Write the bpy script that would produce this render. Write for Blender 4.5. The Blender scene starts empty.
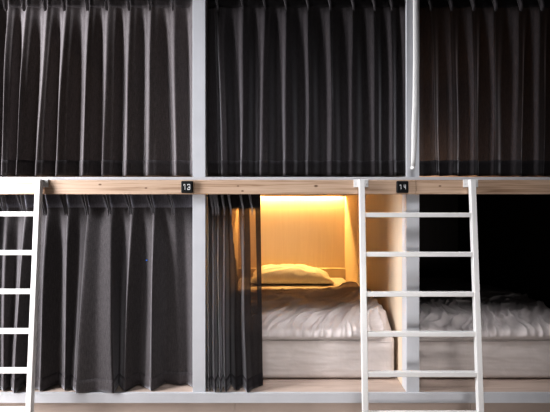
import bpy, bmesh, math, random
from mathutils import Vector, noise
random.seed(4)
C = bpy.context.scene.collection
CAM_Y, CAM_Z, F, CX, CY = -2.26, 1.45, 358.2, 275.0, 198.0

def WX(px, y): return (px - CX) * (y - CAM_Y) / F          # photo column -> metres at depth y
def WZ(py, y): return CAM_Z - (py - CY) * (y - CAM_Y) / F   # photo row -> metres at depth y

# ------------------------------------------------------------------ materials
def new_mat(name):
    m = bpy.data.materials.new(name); m.use_nodes = True
    nt = m.node_tree
    return m, nt, nt.nodes['Principled BSDF'], nt.nodes['Material Output']

def N(nt, typ, **kw):
    n = nt.nodes.new(typ)
    for k, v in kw.items(): setattr(n, k, v)
    return n

def coords(nt, scale=(1, 1, 1), kind='Object'):
    tc = N(nt, 'ShaderNodeTexCoord'); mp = N(nt, 'ShaderNodeMapping')
    mp.inputs['Scale'].default_value = scale
    nt.links.new(tc.outputs[kind], mp.inputs['Vector'])
    return mp.outputs['Vector']

def ramp(nt, fac, stops):
    r = N(nt, 'ShaderNodeValToRGB')
    e = r.color_ramp.elements
    while len(e) < len(stops): e.new(0.5)
    for el, (p, c) in zip(e, stops): el.position = p; el.color = (*c, 1)
    nt.links.new(fac, r.inputs['Fac'])
    return r.outputs['Color']

def bump(nt, bsdf, height, strength, dist=0.005):
    b = N(nt, 'ShaderNodeBump'); b.inputs['Strength'].default_value = strength
    b.inputs['Distance'].default_value = dist
    nt.links.new(height, b.inputs['Height']); nt.links.new(b.outputs['Normal'], bsdf.inputs['Normal'])
    return b

def paint(name, col, rough=0.5, var=0.06, scale=6.0, bmp=0.05):
    m, nt, b, o = new_mat(name)
    nz = N(nt, 'ShaderNodeTexNoise'); nz.inputs['Scale'].default_value = scale; nz.inputs['Detail'].default_value = 6
    nt.links.new(coords(nt), nz.inputs['Vector'])
    lo = tuple(c * (1 - var) for c in col); hi = tuple(min(1, c * (1 + var)) for c in col)
    nt.links.new(ramp(nt, nz.outputs['Fac'], [(0.3, lo), (0.7, hi)]), b.inputs['Base Color'])
    b.inputs['Roughness'].default_value = rough
    if bmp: bump(nt, b, nz.outputs['Fac'], bmp)
    return m

def wood(name, dark, mid, light, stretch=(1.2, 14, 38), rough=0.55, knots=()):
    m, nt, b, o = new_mat(name)
    v = coords(nt, stretch)
    n1 = N(nt, 'ShaderNodeTexNoise'); n1.inputs['Scale'].default_value = 1.6; n1.inputs['Detail'].default_value = 8
    n1.inputs['Distortion'].default_value = 0.9
    nt.links.new(v, n1.inputs['Vector'])
    col = ramp(nt, n1.outputs['Fac'], [(0.28, dark), (0.47, mid), (0.72, light)])
    if knots:
        tc = N(nt, 'ShaderNodeTexCoord'); acc = None
        for (x, y, z, r) in knots:
            s = N(nt, 'ShaderNodeVectorMath', operation='SUBTRACT'); s.inputs[1].default_value = (x, y, z)
            nt.links.new(tc.outputs['Object'], s.inputs[0])
            sc = N(nt, 'ShaderNodeVectorMath', operation='MULTIPLY'); sc.inputs[1].default_value = (0.55, 0.1, 1)
            nt.links.new(s.outputs[0], sc.inputs[0])
            ln = N(nt, 'ShaderNodeVectorMath', operation='LENGTH'); nt.links.new(sc.outputs[0], ln.inputs[0])
            mr = N(nt, 'ShaderNodeMapRange'); mr.inputs[1].default_value = r * 0.4; mr.inputs[2].default_value = r
            mr.inputs[3].default_value = 0.85; mr.inputs[4].default_value = 0.0
            nt.links.new(ln.outputs['Value'], mr.inputs[0])
            if acc is None: acc = mr.outputs[0]
            else:
                mx = N(nt, 'ShaderNodeMath', operation='MAXIMUM')
                nt.links.new(acc, mx.inputs[0]); nt.links.new(mr.outputs[0], mx.inputs[1]); acc = mx.outputs[0]
        mix = N(nt, 'ShaderNodeMix', data_type='RGBA')
        nt.links.new(acc, mix.inputs[0]); nt.links.new(col, mix.inputs[6])
        mix.inputs[7].default_value = (0.12, 0.06, 0.03, 1)
        col = mix.outputs[2]
    nt.links.new(col, b.inputs['Base Color'])
    b.inputs['Roughness'].default_value = rough
    bump(nt, b, n1.outputs['Fac'], 0.15, 0.003)
    return m

def fabric(name, col, transl=0.25, sheen=0.25, sheer=0.0, weave=(140, 140, 420)):
    m, nt, b, o = new_mat(name)
    v = coords(nt, weave)
    n1 = N(nt, 'ShaderNodeTexNoise'); n1.inputs['Scale'].default_value = 1.0; n1.inputs['Detail'].default_value = 3
    nt.links.new(v, n1.inputs['Vector'])
    n2 = N(nt, 'ShaderNodeTexNoise'); n2.inputs['Scale'].default_value = 1.0; n2.inputs['Detail'].default_value = 2
    nt.links.new(coords(nt, (260, 260, 30)), n2.inputs['Vector'])
    ad = N(nt, 'ShaderNodeMath', operation='ADD')
    nt.links.new(n1.outputs['Fac'], ad.inputs[0]); nt.links.new(n2.outputs['Fac'], ad.inputs[1])
    hf = N(nt, 'ShaderNodeMath', operation='MULTIPLY'); hf.inputs[1].default_value = 0.5
    nt.links.new(ad.outputs[0], hf.inputs[0])
    c = ramp(nt, hf.outputs[0], [(0.3, tuple(x * 0.6 for x in col)), (0.7, tuple(x * 1.4 for x in col))])
    nt.links.new(c, b.inputs['Base Color'])
    b.inputs['Roughness'].default_value = 0.85
    b.inputs['Specular IOR Level'].default_value = 0.15
    b.inputs['Sheen Weight'].default_value = sheen
    b.inputs['Sheen Roughness'].default_value = 0.4
    b.inputs['Sheen Tint'].default_value = (0.8, 0.8, 0.85, 1)
    bump(nt, b, hf.outputs[0], 0.3, 0.002)
    if transl:
        t = N(nt, 'ShaderNodeBsdfTranslucent'); nt.links.new(c, t.inputs['Color'])
        mx = N(nt, 'ShaderNodeMixShader'); mx.inputs[0].default_value = transl
        nt.links.new(b.outputs[0], mx.inputs[1]); nt.links.new(t.outputs[0], mx.inputs[2])
        nt.links.new(mx.outputs[0], o.inputs['Surface'])
        if sheer:                                   # loosely woven: a single layer lets some light straight through
            tr = N(nt, 'ShaderNodeBsdfTransparent'); tr.inputs['Color'].default_value = (1, .92, .86, 1)
            m2 = N(nt, 'ShaderNodeMixShader'); at = N(nt, 'ShaderNodeAttribute'); at.attribute_name = 'thin'
            ml = N(nt, 'ShaderNodeMath', operation='ADD', use_clamp=True); ml.inputs[1].default_value = sheer
            nt.links.new(at.outputs['Fac'], ml.inputs[0]); nt.links.new(ml.outputs[0], m2.inputs[0])
            nt.links.new(mx.outputs[0], m2.inputs[1]); nt.links.new(tr.outputs[0], m2.inputs[2])
            nt.links.new(m2.outputs[0], o.inputs['Surface'])
    return m

def linen(name, col, crumple=.25):
    m, nt, b, o = new_mat(name)
    n1 = N(nt, 'ShaderNodeTexNoise'); n1.inputs['Scale'].default_value = 9; n1.inputs['Detail'].default_value = 5; n1.inputs['Distortion'].default_value = 1.2
    nt.links.new(coords(nt), n1.inputs['Vector'])
    nt.links.new(ramp(nt, n1.outputs['Fac'], [(0.3, tuple(c * 0.93 for c in col)), (0.7, col)]), b.inputs['Base Color'])
    b.inputs['Roughness'].default_value = 0.9; b.inputs['Specular IOR Level'].default_value = 0.1
    b.inputs['Sheen Weight'].default_value = 0.1
    bump(nt, b, n1.outputs['Fac'], crumple, 0.012)
    return m

KN = [(WX(146, -.03), -.03, WZ(188, -.03), .006), (WX(238, -.03), -.03, WZ(186, -.03), .005),
      (WX(242.5, -.03), -.03, WZ(191, -.03), .006), (WX(316, -.03), -.03, WZ(186, -.03), .009),
      (WX(440, -.03), -.03, WZ(186, -.03), .006), (WX(100, -.03), -.03, WZ(184.5, -.03), .007)]
M = {}
M['white_frame'] = paint('white_frame_paint', (0.575, 0.58, 0.605), 0.45, 0.04)
M['beam'] = wood('pine_beam', (0.37, 0.245, 0.165), (0.56, 0.41, 0.305), (0.66, 0.51, 0.40), knots=KN)
M['platform'] = wood('platform_wood', (0.45, 0.36, 0.31), (0.55, 0.45, 0.39), (0.61, 0.51, 0.45), (1.2, 20, 20))
M['plinth'] = paint('plinth_board', (0.58, 0.49, 0.44), 0.6, 0.08, 3)
M['panel'] = wood('birch_panel', (0.69, 0.58, 0.46), (0.71, 0.60, 0.48), (0.73, 0.62, 0.50), (22, 22, 1.0))
M['bay_shade'] = wood('bay_shade_panel', (0.02, 0.014, 0.011), (0.026, 0.018, 0.014), (0.032, 0.021, 0.016), (22, 22, 1.0))  # near-black colour stands for the darkness of the unlit right bay
M['floor'] = paint('floor_concrete', (0.55, 0.50, 0.46), 0.6, 0.15, 2.5)
M['wall'] = paint('room_wall_paint', (0.62, 0.61, 0.61), 0.7, 0.04)
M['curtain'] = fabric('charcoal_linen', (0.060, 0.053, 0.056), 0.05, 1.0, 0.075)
M['curtain_faded'] = fabric('charcoal_linen_lit_left', (0.150, 0.136, 0.139), 0.12, 0.9, 0.045)  # same linen, brighter light on the upper left curtain put into the colour
M['curtain_faded_lower'] = fabric('charcoal_linen_lit_left_lower', (0.108, 0.098, 0.101), 0.10, 0.9, 0.03)  # same linen, lightened in colour for the stronger light at lower left
M['curtain_dark'] = fabric('charcoal_linen_shaded', (0.040, 0.035, 0.036), 0.04, 0.8, 0.085)  # same linen, shade on the half-open curtain put into the darker colour
M['hem_lit_left'] = fabric('charcoal_linen_lit_left_double', (0.108, 0.097, 0.100), 0.05, 0.8)  # hem of the left curtains, lit tone painted in to match their cloth
M['hem'] = fabric('charcoal_linen_double', (0.032, 0.028, 0.030), 0.03, 0.7)
M['pleat'] = fabric('charcoal_linen_pleat', (0.20, 0.19, 0.20), 0.02, 0.6)
M['heading'] = fabric('charcoal_linen_heading', (0.19, 0.185, 0.21), 0.03, 0.5)
M['ladder'] = paint('white_powder_coat', (0.76, 0.75, 0.74), 0.35, 0.02, 10, 0)
M['sheet'] = linen('mattress_sheet_cotton', (0.69, 0.63, 0.605))
M['duvet'] = linen('duvet_cotton', (0.66, 0.605, 0.59), .6)
M['pillow'] = linen('pillow_cotton', (0.82, 0.80, 0.77))
M['black'] = paint('black_acrylic', (0.003, 0.003, 0.0035), 0.6, 0.1, 8, 0)
M['numeral'] = paint('white_numeral', (0.85, 0.85, 0.85), 0.5, 0.01, 8, 0)
M['plastic'] = paint('white_plastic', (0.80, 0.79, 0.78), 0.3, 0.02, 8, 0)
M['grey_metal'] = paint('track_metal', (0.10, 0.10, 0.10), 0.4, 0.05, 8, 0)
M['thread'] = paint('blue_thread', (0.05, 0.16, 0.55), 0.7, 0.05, 50, 0)
m, nt, b, o = new_mat('warm_led')
b.inputs['Base Color'].default_value = (1, .8, .5, 1)
b.inputs['Emission Color'].default_value = (1.0, 0.66, 0.26, 1); b.inputs['Emission Strength'].default_value = 6
M['led'] = m

# ------------------------------------------------------------------ mesh helpers
def link(name, bm, mat, parent=None, smooth=False):
    me = bpy.data.meshes.new(name)
    bmesh.ops.recalc_face_normals(bm, faces=bm.faces)
    bm.to_mesh(me); bm.free()
    me.materials.append(mat)
    if smooth:
        for p in me.polygons: p.use_smooth = True
    o = bpy.data.objects.new(name, me); C.objects.link(o)
    if parent:
        o.parent = parent
        o.matrix_parent_inverse = parent.matrix_world.inverted()
    return o

def thing(name, label, cat, loc=(0, 0, 0), group=None):
    o = bpy.data.objects.new(name, None); C.objects.link(o)
    o.empty_display_size = 0.1; o.location = loc
    bpy.context.view_layer.update()
    o['label'] = label; o['category'] = cat
    if group: o['group'] = group
    return o

def tag(o, label, cat, group=None):
    o['label'] = label; o['category'] = cat
    if group: o['group'] = group
    return o

def box(bm, x0, x1, y0, y1, z0, z1, bev=0.0, seg=2):
    r = bmesh.ops.create_cube(bm, size=1.0)
    vs = r['verts']
    for v in vs:
        v.co = Vector(((x0 + x1) / 2 + v.co.x * (x1 - x0), (y0 + y1) / 2 + v.co.y * (y1 - y0), (z0 + z1) / 2 + v.co.z * (z1 - z0)))
    if bev:
        es = list({e for v in vs for e in v.link_edges})
        bmesh.ops.bevel(bm, geom=es, offset=bev, segments=seg, affect='EDGES', profile=0.5)
    return bm

def boxes(name, mat, parent, *bs, bev=0.0):
    bm = bmesh.new()
    for b_ in bs: box(bm, *b_, bev=bev)
    return link(name, bm, mat, parent)

def bar(bm, a, b, w, d, bev=0.003):
    """rectangular bar from a to b; w along x, d along y"""
    a = Vector(a); b = Vector(b)
    r = bmesh.ops.create_cube(bm, size=1.0)
    for v in r['verts']:
        p = a if v.co.z < 0 else b
        v.co = Vector((p.x + v.co.x * w, p.y + v.co.y * d, p.z))
    es = list({e for v in r['verts'] for e in v.link_edges})
    bmesh.ops.bevel(bm, geom=es, offset=bev, segments=2, affect='EDGES', profile=0.5)

def grid_faces(bm, rows, close_u=False):
    n = len(rows[0])
    for a, b_ in zip(rows, rows[1:]):
        for i in range(n - (0 if close_u else 1)):
            j = (i + 1) % n
            bm.faces.new((a[i], a[j], b_[j], b_[i]))

def tube(bm, pts, radii, seg=10):
    rows = []
    for k, (p, r) in enumerate(zip(pts, radii)):
        rows.append([bm.verts.new((p[0] + r * math.cos(2 * math.pi * i / seg), p[1] + r * math.sin(2 * math.pi * i / seg), p[2])) for i in range(seg)])
    grid_faces(bm, rows, True)
    bm.faces.new(rows[0]); bm.faces.new(list(reversed(rows[-1])))

# ------------------------------------------------------------------ setting
POSTS = [-15, 199, 413, 627]
PX = [WX(p, 0) for p in POSTS]             # post centres in metres
PW = 0.041                                  # half width of a post
DEPTH = 2.0
Z_SILL0, Z_PLAT = WZ(402, 0), WZ(392, 0)
Z_B0, Z_B1, Z_LEDGE = WZ(194.3, -.03), WZ(180, -.03), WZ(177, 0)
Z_CEIL = 1.535                              # underside of the upper platform
Z_TOP = 2.82
L, R = PX[0] - PW, PX[3] + PW

def struct(o): o['kind'] = 'structure'; return o
struct(boxes('floor', M['floor'], None, (-5, 5, -4.5, DEPTH + .1, -.1, 0)))
struct(boxes('wall_back', M['panel'], None, (L, R, DEPTH, DEPTH + .08, 0, Z_TOP + .04)))
struct(boxes('wall_left', M['wall'], None, (-5, L - .002, 0.01, .1, 0, Z_TOP + .04)))
struct(boxes('wall_right', M['wall'], None, (R + .002, 5, 0.01, .1, 0, Z_TOP + .04)))

frame = thing('bunk_bed', 'white-painted built-in bunk frame of sleeping bays crossed by a natural pine beam', 'bunk bed', (PX[1], 0, 0))
for x in PX:
    boxes('post', M['white_frame'], frame, (x - PW, x + PW, 0, .08, Z_SILL0, Z_TOP), bev=.002)
    boxes('partition', M['panel'], frame, (x - PW, x + PW, .0805, DEPTH - .001, Z_PLAT + .001, Z_CEIL - .001))
    boxes('partition', M['panel'], frame, (x - PW, x + PW, .0805, DEPTH - .001, Z_LEDGE + .001, Z_TOP - .001))
beam_j = [L, WX(194, -.03), WX(416, -.03), R]
for a, b_ in zip(beam_j, beam_j[1:]):
    o = boxes('cross_beam', M['beam'], frame, (a + .0006, b_ - .0006, -.03, -.001, Z_B0, Z_B1), bev=.0025)
    o['label'] = 'natural pine beam with knots'
boxes('beam_ledge', M['white_frame'], frame, (L, R, -.012, -.001, Z_B1 + .0005, Z_LEDGE), bev=.001)
for i in range(3):
    a, b_ = PX[i] + PW + .0005, PX[i + 1] - PW - .0005
    boxes('upper_platform', M['panel'], frame, (a, b_, .0, DEPTH - .001, Z_CEIL, Z_LEDGE))
    o = boxes('sleeping_platform', M['platform'], frame, (a, b_, .004, DEPTH - .001, Z_PLAT - .03, Z_PLAT - .001))
    o['label'] = 'brown wooden platform board'
    boxes('top_panel', M['panel'], frame, (a, b_, .0, DEPTH - .001, Z_TOP - .03, Z_TOP))
boxes('sill', M['white_frame'], frame, (L, R, -.012, -.0005, Z_SILL0, Z_PLAT), (L, R, 0, .003, Z_SILL0, Z_PLAT), bev=.0008)
pj = [L, WX(235, .04), WX(470, .04), R]
for a, b_ in zip(pj, pj[1:]):
    o = boxes('plinth', M['plinth'], frame, (a + .001, b_ - .001, .035, .06, .0, Z_SILL0 - .001)); o['label'] = 'taupe plinth board'
# inside the lit bay: low ledge at the head end, pelmet hiding the lamp strip
ax, bx = PX[1] + PW + .001, PX[2] - PW - .001
MAT_TOP = WZ(336, .15)
boxes('head_ledge', M['panel'], frame, (ax, bx, DEPTH - .05, DEPTH - .001, Z_PLAT + .001, MAT_TOP + .10), bev=.003)
boxes('light_pelmet', M['panel'], frame, (ax, bx, DEPTH - .085, DEPTH - .07, 1.468, Z_CEIL - .001))
for i in range(3):
    a, b_ = PX[i] + PW + .004, PX[i + 1] - PW - .004
    boxes('curtain_track', M['grey_metal'], frame, (a, b_, .045, .065, Z_CEIL - .02, Z_CEIL - .001))
    boxes('curtain_track', M['grey_metal'], frame, (a, b_, .045, .065, Z_TOP - .05, Z_TOP - .031))

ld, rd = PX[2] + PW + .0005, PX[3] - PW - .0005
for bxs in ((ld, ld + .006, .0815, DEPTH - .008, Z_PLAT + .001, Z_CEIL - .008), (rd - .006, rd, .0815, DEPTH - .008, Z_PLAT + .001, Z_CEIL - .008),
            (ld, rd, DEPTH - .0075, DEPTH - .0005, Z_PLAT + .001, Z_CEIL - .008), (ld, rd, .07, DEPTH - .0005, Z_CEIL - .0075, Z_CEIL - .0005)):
    o = boxes('shade_panel', M['bay_shade'], frame, bxs); o['label'] = 'added dark panel for the shade of the right bay'  # added sheets, the bay's shade is put into their dark colour

led = boxes('led_strip', M['led'], None, (ax + .01, bx - .01, DEPTH - .03, DEPTH - .018, Z_CEIL - .010, Z_CEIL - .0015))
tag(led, 'warm glowing light strip along the back of the open middle bay', 'light strip')

# ------------------------------------------------------------------ curtains
def lerp(a, b_, t): return a + (b_ - a) * t
def smooth(t): return t * t * (3 - 2 * t)

def expand(pts, n, sharp):
    out = []
    for (x0, y0), (x1, y1) in zip(pts, pts[1:]):
        for k in range(n):
            t = k / n
            out.append((lerp(x0, x1, t), lerp(y0, y1, lerp(smooth(t), t, sharp))))
    out.append(pts[-1])
    return out

def drape_rows(top, bot, z0, z1, nz, n, sharp, rnd, mid=None, hold=.0):
    """surface rows from z0 (top) to z1 (bottom)"""
    ph = [(rnd.uniform(0, 6.28), rnd.uniform(.002, .006)) for _ in top]
    rows = []
    for k in range(nz + 1):
        w = k / nz
        td = 1 - (1 - w) ** 3.0
        pts = []
        for i, (a, b_) in enumerate(zip(top, bot)):
            x = lerp(a[0], b_[0], w); y = lerp(a[1], b_[1], td)
            edge = i in (0, 1, len(top) - 2, len(top) - 1)
            if not edge:
                x += ph[i][1] * math.sin(ph[i][0] + w * 5.5) * (w * (1.25 - w)) * 2
                y += ph[i][1] * .8 * math.cos(ph[i][0] * 2 + w * 4) * w
            if mid and i in mid:
                for (dx, dy, wc, ws) in mid[i]:
                    g = math.exp(-((w - wc) / ws) ** 2); x += dx * g; y += dy * g
            pts.append((x, y))
        z = lerp(z0, z1, w)
        rows.append([(x, y, z) for x, y in expand(pts, n, sharp)])
    return rows

def rows_mesh(rows, name, mat, parent, thick=.0):
    bm = bmesh.new()
    g = [[bm.verts.new(p) for p in r] for r in rows]
    grid_faces(bm, g)
    o = link(name, bm, mat, parent, True)
    if thick:
        md = o.modifiers.new('cloth_thickness', 'SOLIDIFY'); md.thickness = thick; md.offset = 0
    return o

def pleat_mesh(x, y, z0, z1, lean, spread, fingers=2):
    """thin stitched folds: pinched at the bottom, fanning out towards the top"""
    bm = bmesh.new()
    for f in range(fingers):
        s = (f - (fingers - 1) / 2)
        rows = []
        for k in range(9):
            t = k / 8 * 1.3 - .3                    # runs a little below the stitch line
            fan = abs(t) if t > 0 else -1.2 * t
            cx = x + lean * max(t, 0) + s * spread * (0.45 + fan); cy = y - .020 + .010 * max(t, 0)
            taper = 1 if t > -.1 else max(.15, (t + .3) / .2)
            wx = lerp(.0026, .0026, t) * taper; wy = lerp(.016, .020, t) * taper
            rows.append([bm.verts.new((cx + wx * math.cos(a), cy + wy * math.sin(a), lerp(z0, z1, t))) for a in [2 * math.pi * i / 10 for i in range(10)]])
        grid_faces(bm, rows, True)
        bm.faces.new(rows[0]); bm.faces.new(rows[-1])
    return bm

def make_curtain(label, x_left, x_right, pleats, top, bot, z_top, z_pinch, z_bot, hem=.11, sharp=.35, seed=1,
                 lean=-.018, spread=.011, mid=None, thin=None, cloth='curtain', nseg=7, group='charcoal pleated curtains of the bunk bays'):
    rnd = random.Random(seed)
    t = thing('curtain', label, 'curtain', ((x_left + x_right) / 2, .055, z_bot), group)
    nz = 44
    rows = drape_rows(top, bot, z_pinch, z_bot, nz, nseg, sharp, rnd, mid)
    kh = max(1, round(nz * hem / (z_pinch - z_bot)))
    d = rows_mesh(rows[:nz - kh + 1], 'drape', M[cloth], t)
    if thin:
        at = d.data.attributes.new('thin', 'FLOAT', 'POINT')
        nc = len(rows[0])
        for iv in range(len(d.data.vertices)):
            rr, cc = divmod(iv, nc); at.data[iv].value = thin(rr / nz, cc / nseg)
    h = rows_mesh(rows[nz - kh:], 'hem', M['hem_lit_left' if 'faded' in cloth else 'hem'], t, .003)
    # heading: flat stiff band between the pleats
    hp = []
    for r in range(5):
        q = r / 4
        pts = [(lerp(a[0], a[0] + lean * .5, q), lerp(a[1] , .05 if i % 2 else .058, q)) for i, a in enumerate(top)]
        pts[0] = (top[0][0], pts[0][1]); pts[-1] = (top[-1][0], pts[-1][1])
        hp.append([(x, y, lerp(z_pinch, z_top, q)) for x, y in expand(pts, nseg, .2)])
    rows_mesh(hp, 'heading_band', M['heading' if 'shut' in label else 'hem_lit_left' if 'faded' in cloth else 'hem'], t, .003)
    for px_, py_ in pleats:
        link('pinch_pleat', pleat_mesh(px_, py_, z_pinch - .012, z_top, lean, spread), M['pleat' if z_top < 2 else cloth], t, True)
    return t

def auto_curtain(label, xl, xr, tp, bp, zt, zp, zb, seed, depth=(.008, .085, .050), q=(.5, .12), sharp=.3, second=.0, cloth='curtain', shoulder=.26):
    """tp, bp: photo columns of the ridges at the pinch and at the hem"""
    yr = .035
    top = [(xl, .06)]; bot = [(xl, .05)]
    rnd = random.Random(seed * 7)
    n = len(tp)
    for k in range(n):
        tx, bx_ = WX(tp[k], .03), WX(bp[k] + 1.2, .03)
        if k > 0 or True:
            pt = top[-1][0] if k == 0 else WX(tp[k - 1], .03); pb = bot[-1][0] if k == 0 else WX(bp[k - 1], .03)
            d = depth[1] + rnd.uniform(-.012, .012)
            qq = q[1] + rnd.uniform(-.03, .06)
            if k > 0 and rnd.random() < second:            # a small secondary fold on the slack side
                f0 = rnd.uniform(.28, .42); dd = rnd.uniform(.030, .045)
                top.append((lerp(pt, tx, f0 * .8), .046)); bot.append((lerp(pb, bx_, f0), dd + .014))
                top.append((lerp(pt, tx, f0 * .8 + .06), .042)); bot.append((lerp(pb, bx_, f0 + .06), dd - .006))
            if shoulder and k > 0:                      # broad front of the fold before it dives back
                f0 = shoulder * rnd.uniform(.7, 1.3)
                top.append((lerp(pt, tx, f0 * .7), .044)); bot.append((lerp(pb, bx_, f0), depth[0] + .012 + rnd.uniform(0, .010)))
            fv = lerp(shoulder, 1 - qq, .55)            # deepest line of the fold, then the steep lip before the next ridge
            top.append((lerp(pt, tx, .55), .054)); bot.append((lerp(pb, bx_, fv), d))
            top.append((lerp(tx, pt, q[0] * .5), .046)); bot.append((lerp(bx_, pb, qq), depth[2] + rnd.uniform(-.006, .006)))
        top.append((tx, yr)); bot.append((bx_, depth[0] + rnd.uniform(-.006, .012)))
    top.append((lerp(top[-1][0], xr, .6), .055)); bot.append((lerp(bot[-1][0], xr, .6), depth[1] * .8))
    top.append((xr + .004, .02)); bot.append((xr + .004, .015))
    pl = [(WX(p, .03), .03) for p in tp]
    return make_curtain(label, xl, xr, pl, top, bot, zt, zp, zb, seed=seed, sharp=sharp, cloth=cloth)

def inner(i): return PX[i] + PW + .006, PX[i + 1] - PW - .006
ZUT, ZUP, ZUB = Z_TOP - .052, WZ(7, .04), WZ(175.8, .05)
a, b_ = inner(0)
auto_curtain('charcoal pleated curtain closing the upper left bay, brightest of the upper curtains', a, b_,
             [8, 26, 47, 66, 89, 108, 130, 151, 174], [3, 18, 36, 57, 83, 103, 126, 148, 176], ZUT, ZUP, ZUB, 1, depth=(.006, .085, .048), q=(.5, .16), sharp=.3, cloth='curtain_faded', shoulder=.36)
a, b_ = inner(1)
auto_curtain('very dark pleated curtain closing the upper middle bay, above the lit bed', a, b_,
             [218, 243, 265, 286, 308, 330, 353, 374, 391], [222, 241, 260, 284, 307, 330, 350, 373, 391], ZUT, ZUP, ZUB, 2)
a, b_ = inner(2)
auto_curtain('brownish dark pleated curtain closing the upper right bay, above the dark bed', a, b_,
             [430, 450, 472, 494, 519, 540, 562, 584, 606], [433, 449, 471, 491, 514, 535, 558, 581, 604], ZUT, ZUP, ZUB, 3)

# lower left: closed, folds reach the sill
a, b_ = inner(0)
ZLT, ZLP, ZLB = Z_CEIL - .022, WZ(207.5, .04), Z_PLAT + .006
tp = [7, 26, 47, 68, 89, 111, 132, 154, 174]
B = [(4, 0), (9, .05), (15, -.02), (24, .07), (40, .0), (59, .09), (65, .005), (70, .055), (77, -.022),
     (97, .0), (114.5, -.022), (118, .075), (124.5, .0), (139, .085), (151, .005), (165, .10), (180, .075), (187, .09)]
def lips(pts, dx=1.6, dy=.024):
    out = []
    for i, (p, y) in enumerate(pts):
        if 0 < i and pts[i - 1][1] > y + .03: out.append((p - dx, y + dy))
        out.append((p, y))
    return out
B0 = B; B = lips(B0)
keep = {p for p, _ in B0}
T = []
for k, p in enumerate(tp):
    T.append((p, .035)); T.append((lerp(p, tp[k + 1], .5) if k + 1 < len(tp) else 183, .052))
T2, j = [], 0
for p, y in B:
    if p in keep: T2.append(T[j]); j += 1
    else: T2.append((T[j][0] - 2.2, T[j][1] + .010))
T = T2
top = [(a, .06)] + [(WX(p, .03), y) for p, y in T] + [(b_, .055)]
bot = [(a, .05)] + [(WX(p, y), y) for p, y in B] + [(b_, .045)]
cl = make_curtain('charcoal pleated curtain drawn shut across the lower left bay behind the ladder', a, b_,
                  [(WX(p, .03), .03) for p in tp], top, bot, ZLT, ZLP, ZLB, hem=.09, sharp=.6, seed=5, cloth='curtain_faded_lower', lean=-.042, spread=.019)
bm = bmesh.new()
bmesh.ops.create_icosphere(bm, subdivisions=2, radius=.006)
for v in bm.verts: v.co = Vector((v.co.x * 1.3 + WX(148, .035), v.co.y * .5 + .012, v.co.z * .8 + WZ(260, .02)))
o = link('thread_mark', bm, M['thread'], cl, True); o['label'] = 'small blue speck'

# lower middle: pushed aside, bunched against the left post
a = inner(1)[0]
tp = [213.5, 216.5, 219, 225, 231.5, 243.5, 252.5]
Bm = [(209, .0), (211.5, .045), (215.5, -.012), (218, .06), (220.5, -.012), (223, .06), (226, -.012), (231, .075), (236, .02),
      (242, .06), (247, -.018), (253, .03), (259, .062)]
Tm = [(209, .035), (211.5, .06), (214, .03), (216.5, .06), (219, .03), (222, .06), (225, .03), (228.5, .065), (232, .03),
      (238.5, .075), (243.5, .03), (250, .06), (255, .075)]
top = [(a, .05)] + [(WX(p, y), y) for p, y in Tm] + [(WX(260.5, .085), .085)]
bot = [(a, .04)] + [(WX(p, y), y) for p, y in Bm] + [(WX(262.8, .075), .075)]
def thin_strips(w, s):
    # worn single-layer stretches that the warm bay shows through
    def bump_(s, a_, b_): return 1.0 if a_ <= s <= b_ else 0.0
    v = -.085
    if w > .004:
        v = max(v, .50 * bump_(s, 8.7 + 1.6 * w, 10.0) * max(0, 1 - w / .5) ** .5)
        v = max(v, .46 * bump_(s, 12.0, 13.0) * max(0, min(1, (.62 - w) / .15)))
    return v
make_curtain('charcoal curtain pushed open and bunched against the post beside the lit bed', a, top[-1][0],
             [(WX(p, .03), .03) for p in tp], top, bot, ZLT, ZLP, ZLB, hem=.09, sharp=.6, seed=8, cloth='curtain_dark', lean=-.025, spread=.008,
             mid={10: [(.012, .0, .35, .2)], 9: [(.018, 0, .4, .2)]}, thin=thin_strips)

# ------------------------------------------------------------------ draw wand on the post of the upper right bay
yw = -.022
pts = [(414.8, -40), (416.2, 0), (416.3, 60), (415.6, 105), (414.6, 125), (414.2, 145), (413.4, 160), (412.9, 168)]
bm = bmesh.new()
tube(bm, [(WX(p, yw), yw, WZ(q, yw)) for p, q in pts], [.016, .0205, .0205, .020, .019, .0170, .0145, .0135], 14)
for v in bm.verts: v.co.y = yw + (v.co.y - yw) * .45
wand = thing('curtain_wand', 'long white draw wand hanging in front of the right-hand white post', 'curtain wand', (WX(412.9, yw), yw, WZ(168, yw)))
link('rod', bm, M['plastic'], wand, True)
bm = bmesh.new(); tube(bm, [(WX(412.9, yw), yw, WZ(q, yw)) for q in (166.5, 168.6, 169.2)], [.0150, .0150, .011], 12)
link('end_cap', bm, M['plastic'], wand)
bm = bmesh.new(); x = WX(414.8, yw); z = WZ(-40, yw)
box(bm, x - .006, x + .006, yw - .004, .05, z + .001, z + .012, .001)
link('hook', bm, M['plastic'], wand)

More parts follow.
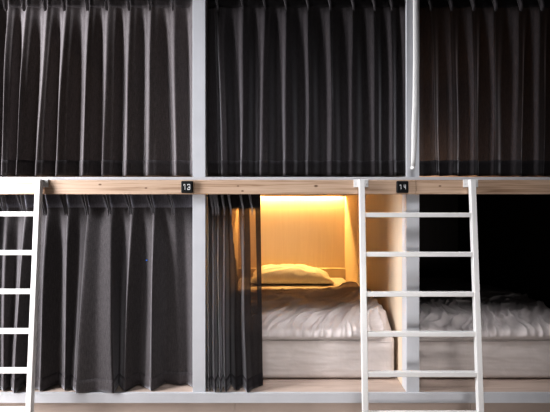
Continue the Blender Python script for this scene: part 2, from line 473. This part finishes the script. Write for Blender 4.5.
# ------------------------------------------------------------------ number signs
STROKES = {'1': [(.12, .80, .18, .24), (.55, .5, .20, 1.0), (.32, .92, .60, .16)],
           '3': [(.5, .92, 1.0, .16), (.92, .5, .20, 1.0), (.5, .08, 1.0, .16), (.58, .46, .6, .14), (.06, .82, .18, .2), (.06, .2, .18, .3)],
           '4': [(.12, .72, .2, .56), (.42, .46, .8, .15), (.78, .5, .2, 1.0)]}
def make_sign(px, label, digits, w, h, gap):
    y0, y1 = -.048, -.0305
    x0, x1 = WX(px - 5.9, y0), WX(px + 5.9, y0); z0, z1 = WZ(192.9, y0), WZ(181.0, y0)
    t = thing('number_sign', label, 'sign', ((x0 + x1) / 2, y1, z0))
    bm = bmesh.new(); box(bm, x0, x1, y0, y1, z0, z1, .0065, 4); link('plate', bm, M['black'], t)
    xc = (x0 + x1) / 2; zc = (z0 + z1) / 2
    for d, xs in zip(digits, (xc - gap / 2 - w - .000, xc + gap / 2 - .000)):
        bm = bmesh.new()
        for (u, v, a_, c_) in STROKES[d]:
            cx, cz = xs + u * w, zc - h / 2 + v * h
            box(bm, cx - a_ * w / 2, cx + a_ * w / 2, y0 - .0012, y0 - .0001, cz - c_ * h / 2, cz + c_ * h / 2)
        link('numeral', bm, M['numeral'], t)
    return t
make_sign(186.8, 'small black square sign reading 13 on the beam, left one', '13', .018, .037, .006)
make_sign(402.9, 'small black square sign reading 14 on the beam, right one', '14', .0145, .030, .0105)

# ------------------------------------------------------------------ ladders
def make_ladder(label, xl, xr, rungs):
    yt, yb = -.05, -.149; zt = WZ(179.5, yt)
    def yat(z): return lerp(yb, yt, z / zt)
    t = thing('bunk_ladder', label, 'ladder', ((xl + xr) / 2, yb, 0), 'white bunk ladders')
    for x in (xl, xr):
        bm = bmesh.new(); bar(bm, (x, yb, 0), (x, yt, zt), .034, .030, .003); link('rail', bm, M['ladder'], t)
        bm = bmesh.new()
        zb_ = Z_B1 - .045
        box(bm, x - .046, x + .046, -.0365, -.0305, zb_, Z_B1 + .004, .002)
        link('hook_plate', bm, M['ladder'], t)
        for s in (-1, 1):
            bm = bmesh.new(); box(bm, x + s * .034 - .005, x + s * .034 + .005, -.039, -.0366, zb_ + .018, zb_ + .028, .002); link('screw', bm, M['ladder'], t)
    for q in rungs:
        z = WZ(q, -.09); y = yat(z); z = WZ(q, y - .01)
        bm = bmesh.new(); box(bm, xl + .0172, xr - .0172, y - .012, y + .014, z - .0145, z + .0145, .003)
        link('rung', bm, M['ladder'], t)
    return t
RX = WX(472, -.05); LX = WX(361.6, -.05); RX0 = WX(39.3, -.05)
make_ladder('white metal ladder leaning on the beam in front of the lit bed', LX, RX, [215, 254.5, 294.4, 334.4, 374.6, 415])
make_ladder('white metal ladder cut off at the left edge of the photo, before a closed curtain', RX0 - (RX - LX), RX0, [214, 252.8, 291.8, 331.6, 371.2, 411])

# ------------------------------------------------------------------ bedding
def fbm(p, o=4): return noise.fractal(Vector(p), 0.9, 2.1, o)
def ridge(p): return (1 - min(1, abs(noise.noise(Vector(p))) * 1.9)) ** 2

def make_mattress(i, label):
    a, b_ = PX[i] + PW + .02, PX[i + 1] - PW - .02
    y0, y1, z0, z1 = .15, DEPTH - .055, Z_PLAT, MAT_TOP
    t = thing('mattress', label, 'mattress', ((a + b_) / 2, (y0 + y1) / 2, z0), 'mattresses of the lower bays')
    bm = bmesh.new()
    nx, ny, nz = 60, 40, 14
    box(bm, a, b_, y0, y1, z0 + .001, z1, .035, 4)
    bmesh.ops.subdivide_edges(bm, edges=[e for e in bm.edges if e.calc_length() > .1], cuts=40, use_grid_fill=True)
    for v in bm.verts:
        if v.co.z > z0 + .02:
            d = .006 * fbm((v.co.x * 2.5, v.co.z * 14, i * 9.1 + 2)) + .004 * ridge((v.co.x * 5 + v.co.z * 6, v.co.z * 9 - v.co.x * 2, i * 3))
            if abs(v.co.y - y0) < .03: v.co.y += -.004 - .6 * d * min(1, (v.co.z - z0) / .05)
    link('fitted_sheet', bm, M['sheet'], t, True)
    bm = bmesh.new()
    zc = z1 - .035                                              # turned seam along the sheet's upper edge
    n = 60
    rows = []
    for k in range(n + 1):
        x = lerp(a + .03, b_ - .03, k / n); zz = zc + .004 * math.sin(x * 3 + i)
        rows.append([bm.verts.new((x, y0 - .007 + .004 * math.cos(q), zz + .004 * math.sin(q))) for q in [2 * math.pi * j / 8 for j in range(8)]])
    grid_faces(bm, rows, True)
    link('seam', bm, M['sheet'], t, True)
    return t

def make_duvet(i, label, seed, yback, bumpc):
    a, b_ = PX[i] + PW + .035, PX[i + 1] - PW - .02
    yf = .148; zt = MAT_TOP + .004
    NU, NV = 220, 240
    Ltop = yback - yf - .03; Ltot = Ltop + .036
    def base(v, u=0):
        cr = max(0, (u - .88) / .12)
        s = v * (Ltot - .075 * cr * cr)
        if s < Ltop: return (yback - s, zt, 0, 1)
        s -= Ltop
        if s < .05:
            an = s / .05 * math.pi / 2; r = .032
            return (yf + .018 - r * math.sin(an), zt - .0 - r * (1 - math.cos(an)), -math.sin(an), math.cos(an))
        s -= .05
        return (yf - .014, zt - .032 - s, -1, 0)
    up, lo = [], []
    for j in range(NV + 1):
        v = j / NV; y, z, ny, nz_ = base(v)
        ru, rl = [], []
        for k in range(NU + 1):
            u = k / NU; x = lerp(a, b_, u); y, z, ny, nz_ = base(v, u)
            e = min(1, min(u, 1 - u) / .04); e = math.sqrt(max(0, 1 - (1 - e) ** 2))
            f = min(1, v / .04); f = math.sqrt(max(0, 1 - (1 - f) ** 2))
            g = min(1, (1 - v) / .035); g = math.sqrt(max(0, 1 - (1 - g) ** 2))
            vv = v * Ltot
            front = smooth(max(0, min(1, (v - .55) / .25)))
            th = lerp(.006, .085, smooth(max(0, min(1, v / .7)))) - .030 * smooth(max(0, min(1, (v - .88) / .1)))
            th += bumpc[2] * math.exp(-((x - bumpc[0]) / .16) ** 2 - ((y - bumpc[1]) / .25) ** 2) if v < .9 else 0
            th += bumpc[3] * math.exp(-((x - .80) / .22) ** 2 - ((y - .55) / .55) ** 2) * (1 - smooth(max(0, min(1, (v - .9) / .1))))
            wr = .018 * fbm((x * 2.2, vv * 2.6, seed), 3) * min(1, .15 + v * 4)
            wv = .5 * math.sin(x * 4 + seed) + .25 * fbm((x * 2, vv * 2, seed + 2), 2)
            wb = .036 * ridge((x * 1.6 + seed, vv * 8 + wv, seed)) + .026 * ridge((x * 4, vv * 16 + x * 3 + wv * 2, seed + 4)) - .008
            xs = x + .10 * math.sin(vv * 4.0 + seed) + .8 * (vv - Ltop) + .1 * fbm((x * 3, vv * 3, seed + 5), 2)
            wb *= min(1, v * 6)
            wf = .028 * ridge((xs * 9, vv * 2.4, seed + 7)) + .019 * ridge((xs * 22, vv * 5, seed + 9)) - .016
            T = (th + wr + lerp(wb, wf, front)) * e * f * g
            T = max(T, .002)
            ru.append((x + .018 * (u - .5) * 2 * e * (1 if 0 < u < 1 else 0) * 0, y + ny * T, z + nz_ * T))
            rl.append((x, y, z))
        up.append(ru); lo.append(rl)
    bm = bmesh.new()
    U = [[bm.verts.new(p) for p in r] for r in up]; D = [[bm.verts.new(p) for p in r] for r in lo]
    grid_faces(bm, U); grid_faces(bm, D)
    for j in range(NV):
        bm.faces.new((U[j][0], U[j + 1][0], D[j + 1][0], D[j][0])); bm.faces.new((U[j][-1], U[j + 1][-1], D[j + 1][-1], D[j][-1]))
    for k in range(NU):
        bm.faces.new((U[0][k], U[0][k + 1], D[0][k + 1], D[0][k])); bm.faces.new((U[-1][k], U[-1][k + 1], D[-1][k + 1], D[-1][k]))
    return tag(link('duvet', bm, M['duvet'], None, True), label, 'duvet', 'rumpled pale duvets')

make_mattress(1, 'pale sheeted mattress in the lit middle bay')
make_mattress(2, 'pale sheeted mattress in the dark right bay')
make_duvet(1, 'rumpled pale duvet on the bed in the golden lit bay', 3.3, 1.40, (.74, 1.15, .045, .055))
make_duvet(2, 'rumpled pale duvet on the bed in the dark right bay', 11.7, 1.55, (1.6, .8, .02, 0))

def make_pillow(cx, cy, z0, w, d, h, label):
    bm = bmesh.new(); n = 64
    for s in (1, -1):
        rows = []
        for j in range(n + 1):
            r = []
            for k in range(n + 1):
                u, v = k / n * 2 - 1, j / n * 2 - 1
                # concave sides, pulled-out corners
                x = cx + u * w / 2 * (1 - .05 * (1 - v * v)); y = cy + v * d / 2 * (1 - .07 * (1 - u * u))
                puff = max(0, (1 - abs(u) ** 5)) ** .6 * max(0, (1 - v ** 4)) ** .5
                wr = .014 * (ridge((u * 3 + v * 1.5, v * 4 - u * 2, 5.5)) - .5) + .012 * (ridge((u * 6 - v * 5, v * 2, 1.5)) - .5) * smooth(max(0, abs(u) - .35) / .65)
                if s > 0: z = z0 + .028 + puff * (h - .028) * (1 - .28 * smooth(max(0, min(1, (u - .1) / .8)))) + wr * puff ** .5 * 1.2
                else: z = z0 + .028 - puff * .026
                r.append(bm.verts.new((x, y, z)))
            rows.append(r)
        grid_faces(bm, rows)
    bmesh.ops.remove_doubles(bm, verts=bm.verts, dist=.0005)
    return tag(link('pillow', bm, M['pillow'], None, True), label, 'pillow')
make_pillow(.18, 1.728, MAT_TOP + .001, .90, .42, .175, 'plump white pillow at the head of the golden lit bed')

# ------------------------------------------------------------------ light
def area(name, loc, target, sx, sy, power, col, spread=180):
    l = bpy.data.lights.new(name, 'AREA'); l.shape = 'RECTANGLE'; l.size = sx; l.size_y = sy; l.energy = power; l.color = col; l.spread = math.radians(spread)
    o = bpy.data.objects.new(name, l); C.objects.link(o); o.location = loc
    o.rotation_euler = (Vector(target) - Vector(loc)).to_track_quat('-Z', 'Y').to_euler()
    return o
area('window_daylight', (-3.15, -.80, 1.85), (-.2, 0, 1.4), .65, 2.4, 215, (.97, .975, 1.0))
area('overhead_fill', (.25, -1.25, 3.9), (.5, 0.12, .75), 2.4, .6, 7.5, (.97, .97, 1.0), 40)  # fill lamp added overhead, spread narrowed to favour the lower beds
area('room_fill', (.9, -3.2, .5), (.6, 0, .7), 2.2, .8, 4.0, (1, .97, .95), 46)
area('led_glow', ((ax + bx) / 2, DEPTH - .024, Z_CEIL - .012), ((ax + bx) / 2, DEPTH - .024, 0), bx - ax - .06, .012, 20, (1.0, .66, .25))

xa, xb = PX[0] + PW, PX[1] - PW
area('upper_bay_glow', ((xa + xb) / 2, 1.0, Z_TOP - .04), ((xa + xb) / 2, 1.0, 0), 1.1, 1.7, 2.5, (1.0, .90, .86))
xa, xb = PX[2] + PW, PX[3] - PW
area('upper_right_bay_glow', (xb - .12, 1.45, 1.95), (xa + .3, DEPTH - .1, 1.7), .12, .12, 3.2, (1.0, .74, .58))  # unseen lamp added behind the upper right curtain for its brown glow
w = bpy.data.worlds.new('world'); bpy.context.scene.world = w; w.use_nodes = True
bg = w.node_tree.nodes['Background']; bg.inputs['Color'].default_value = (.75, .82, 1.0, 1); bg.inputs['Strength'].default_value = .015

# ------------------------------------------------------------------ camera
cam = bpy.data.cameras.new('camera'); co = bpy.data.objects.new('camera', cam); C.objects.link(co)
co.location = (0, CAM_Y, CAM_Z); co.rotation_euler = (math.pi / 2, 0, 0)
cam.sensor_width = 36; cam.lens = 36 * F / 550; cam.shift_y = -(206 - CY) / 550; cam.clip_start = .05
bpy.context.scene.camera = co
vs = bpy.context.scene.view_settings
vs.view_transform = 'Standard'; vs.look = 'Medium High Contrast'; vs.exposure = -.2; vs.gamma = .87
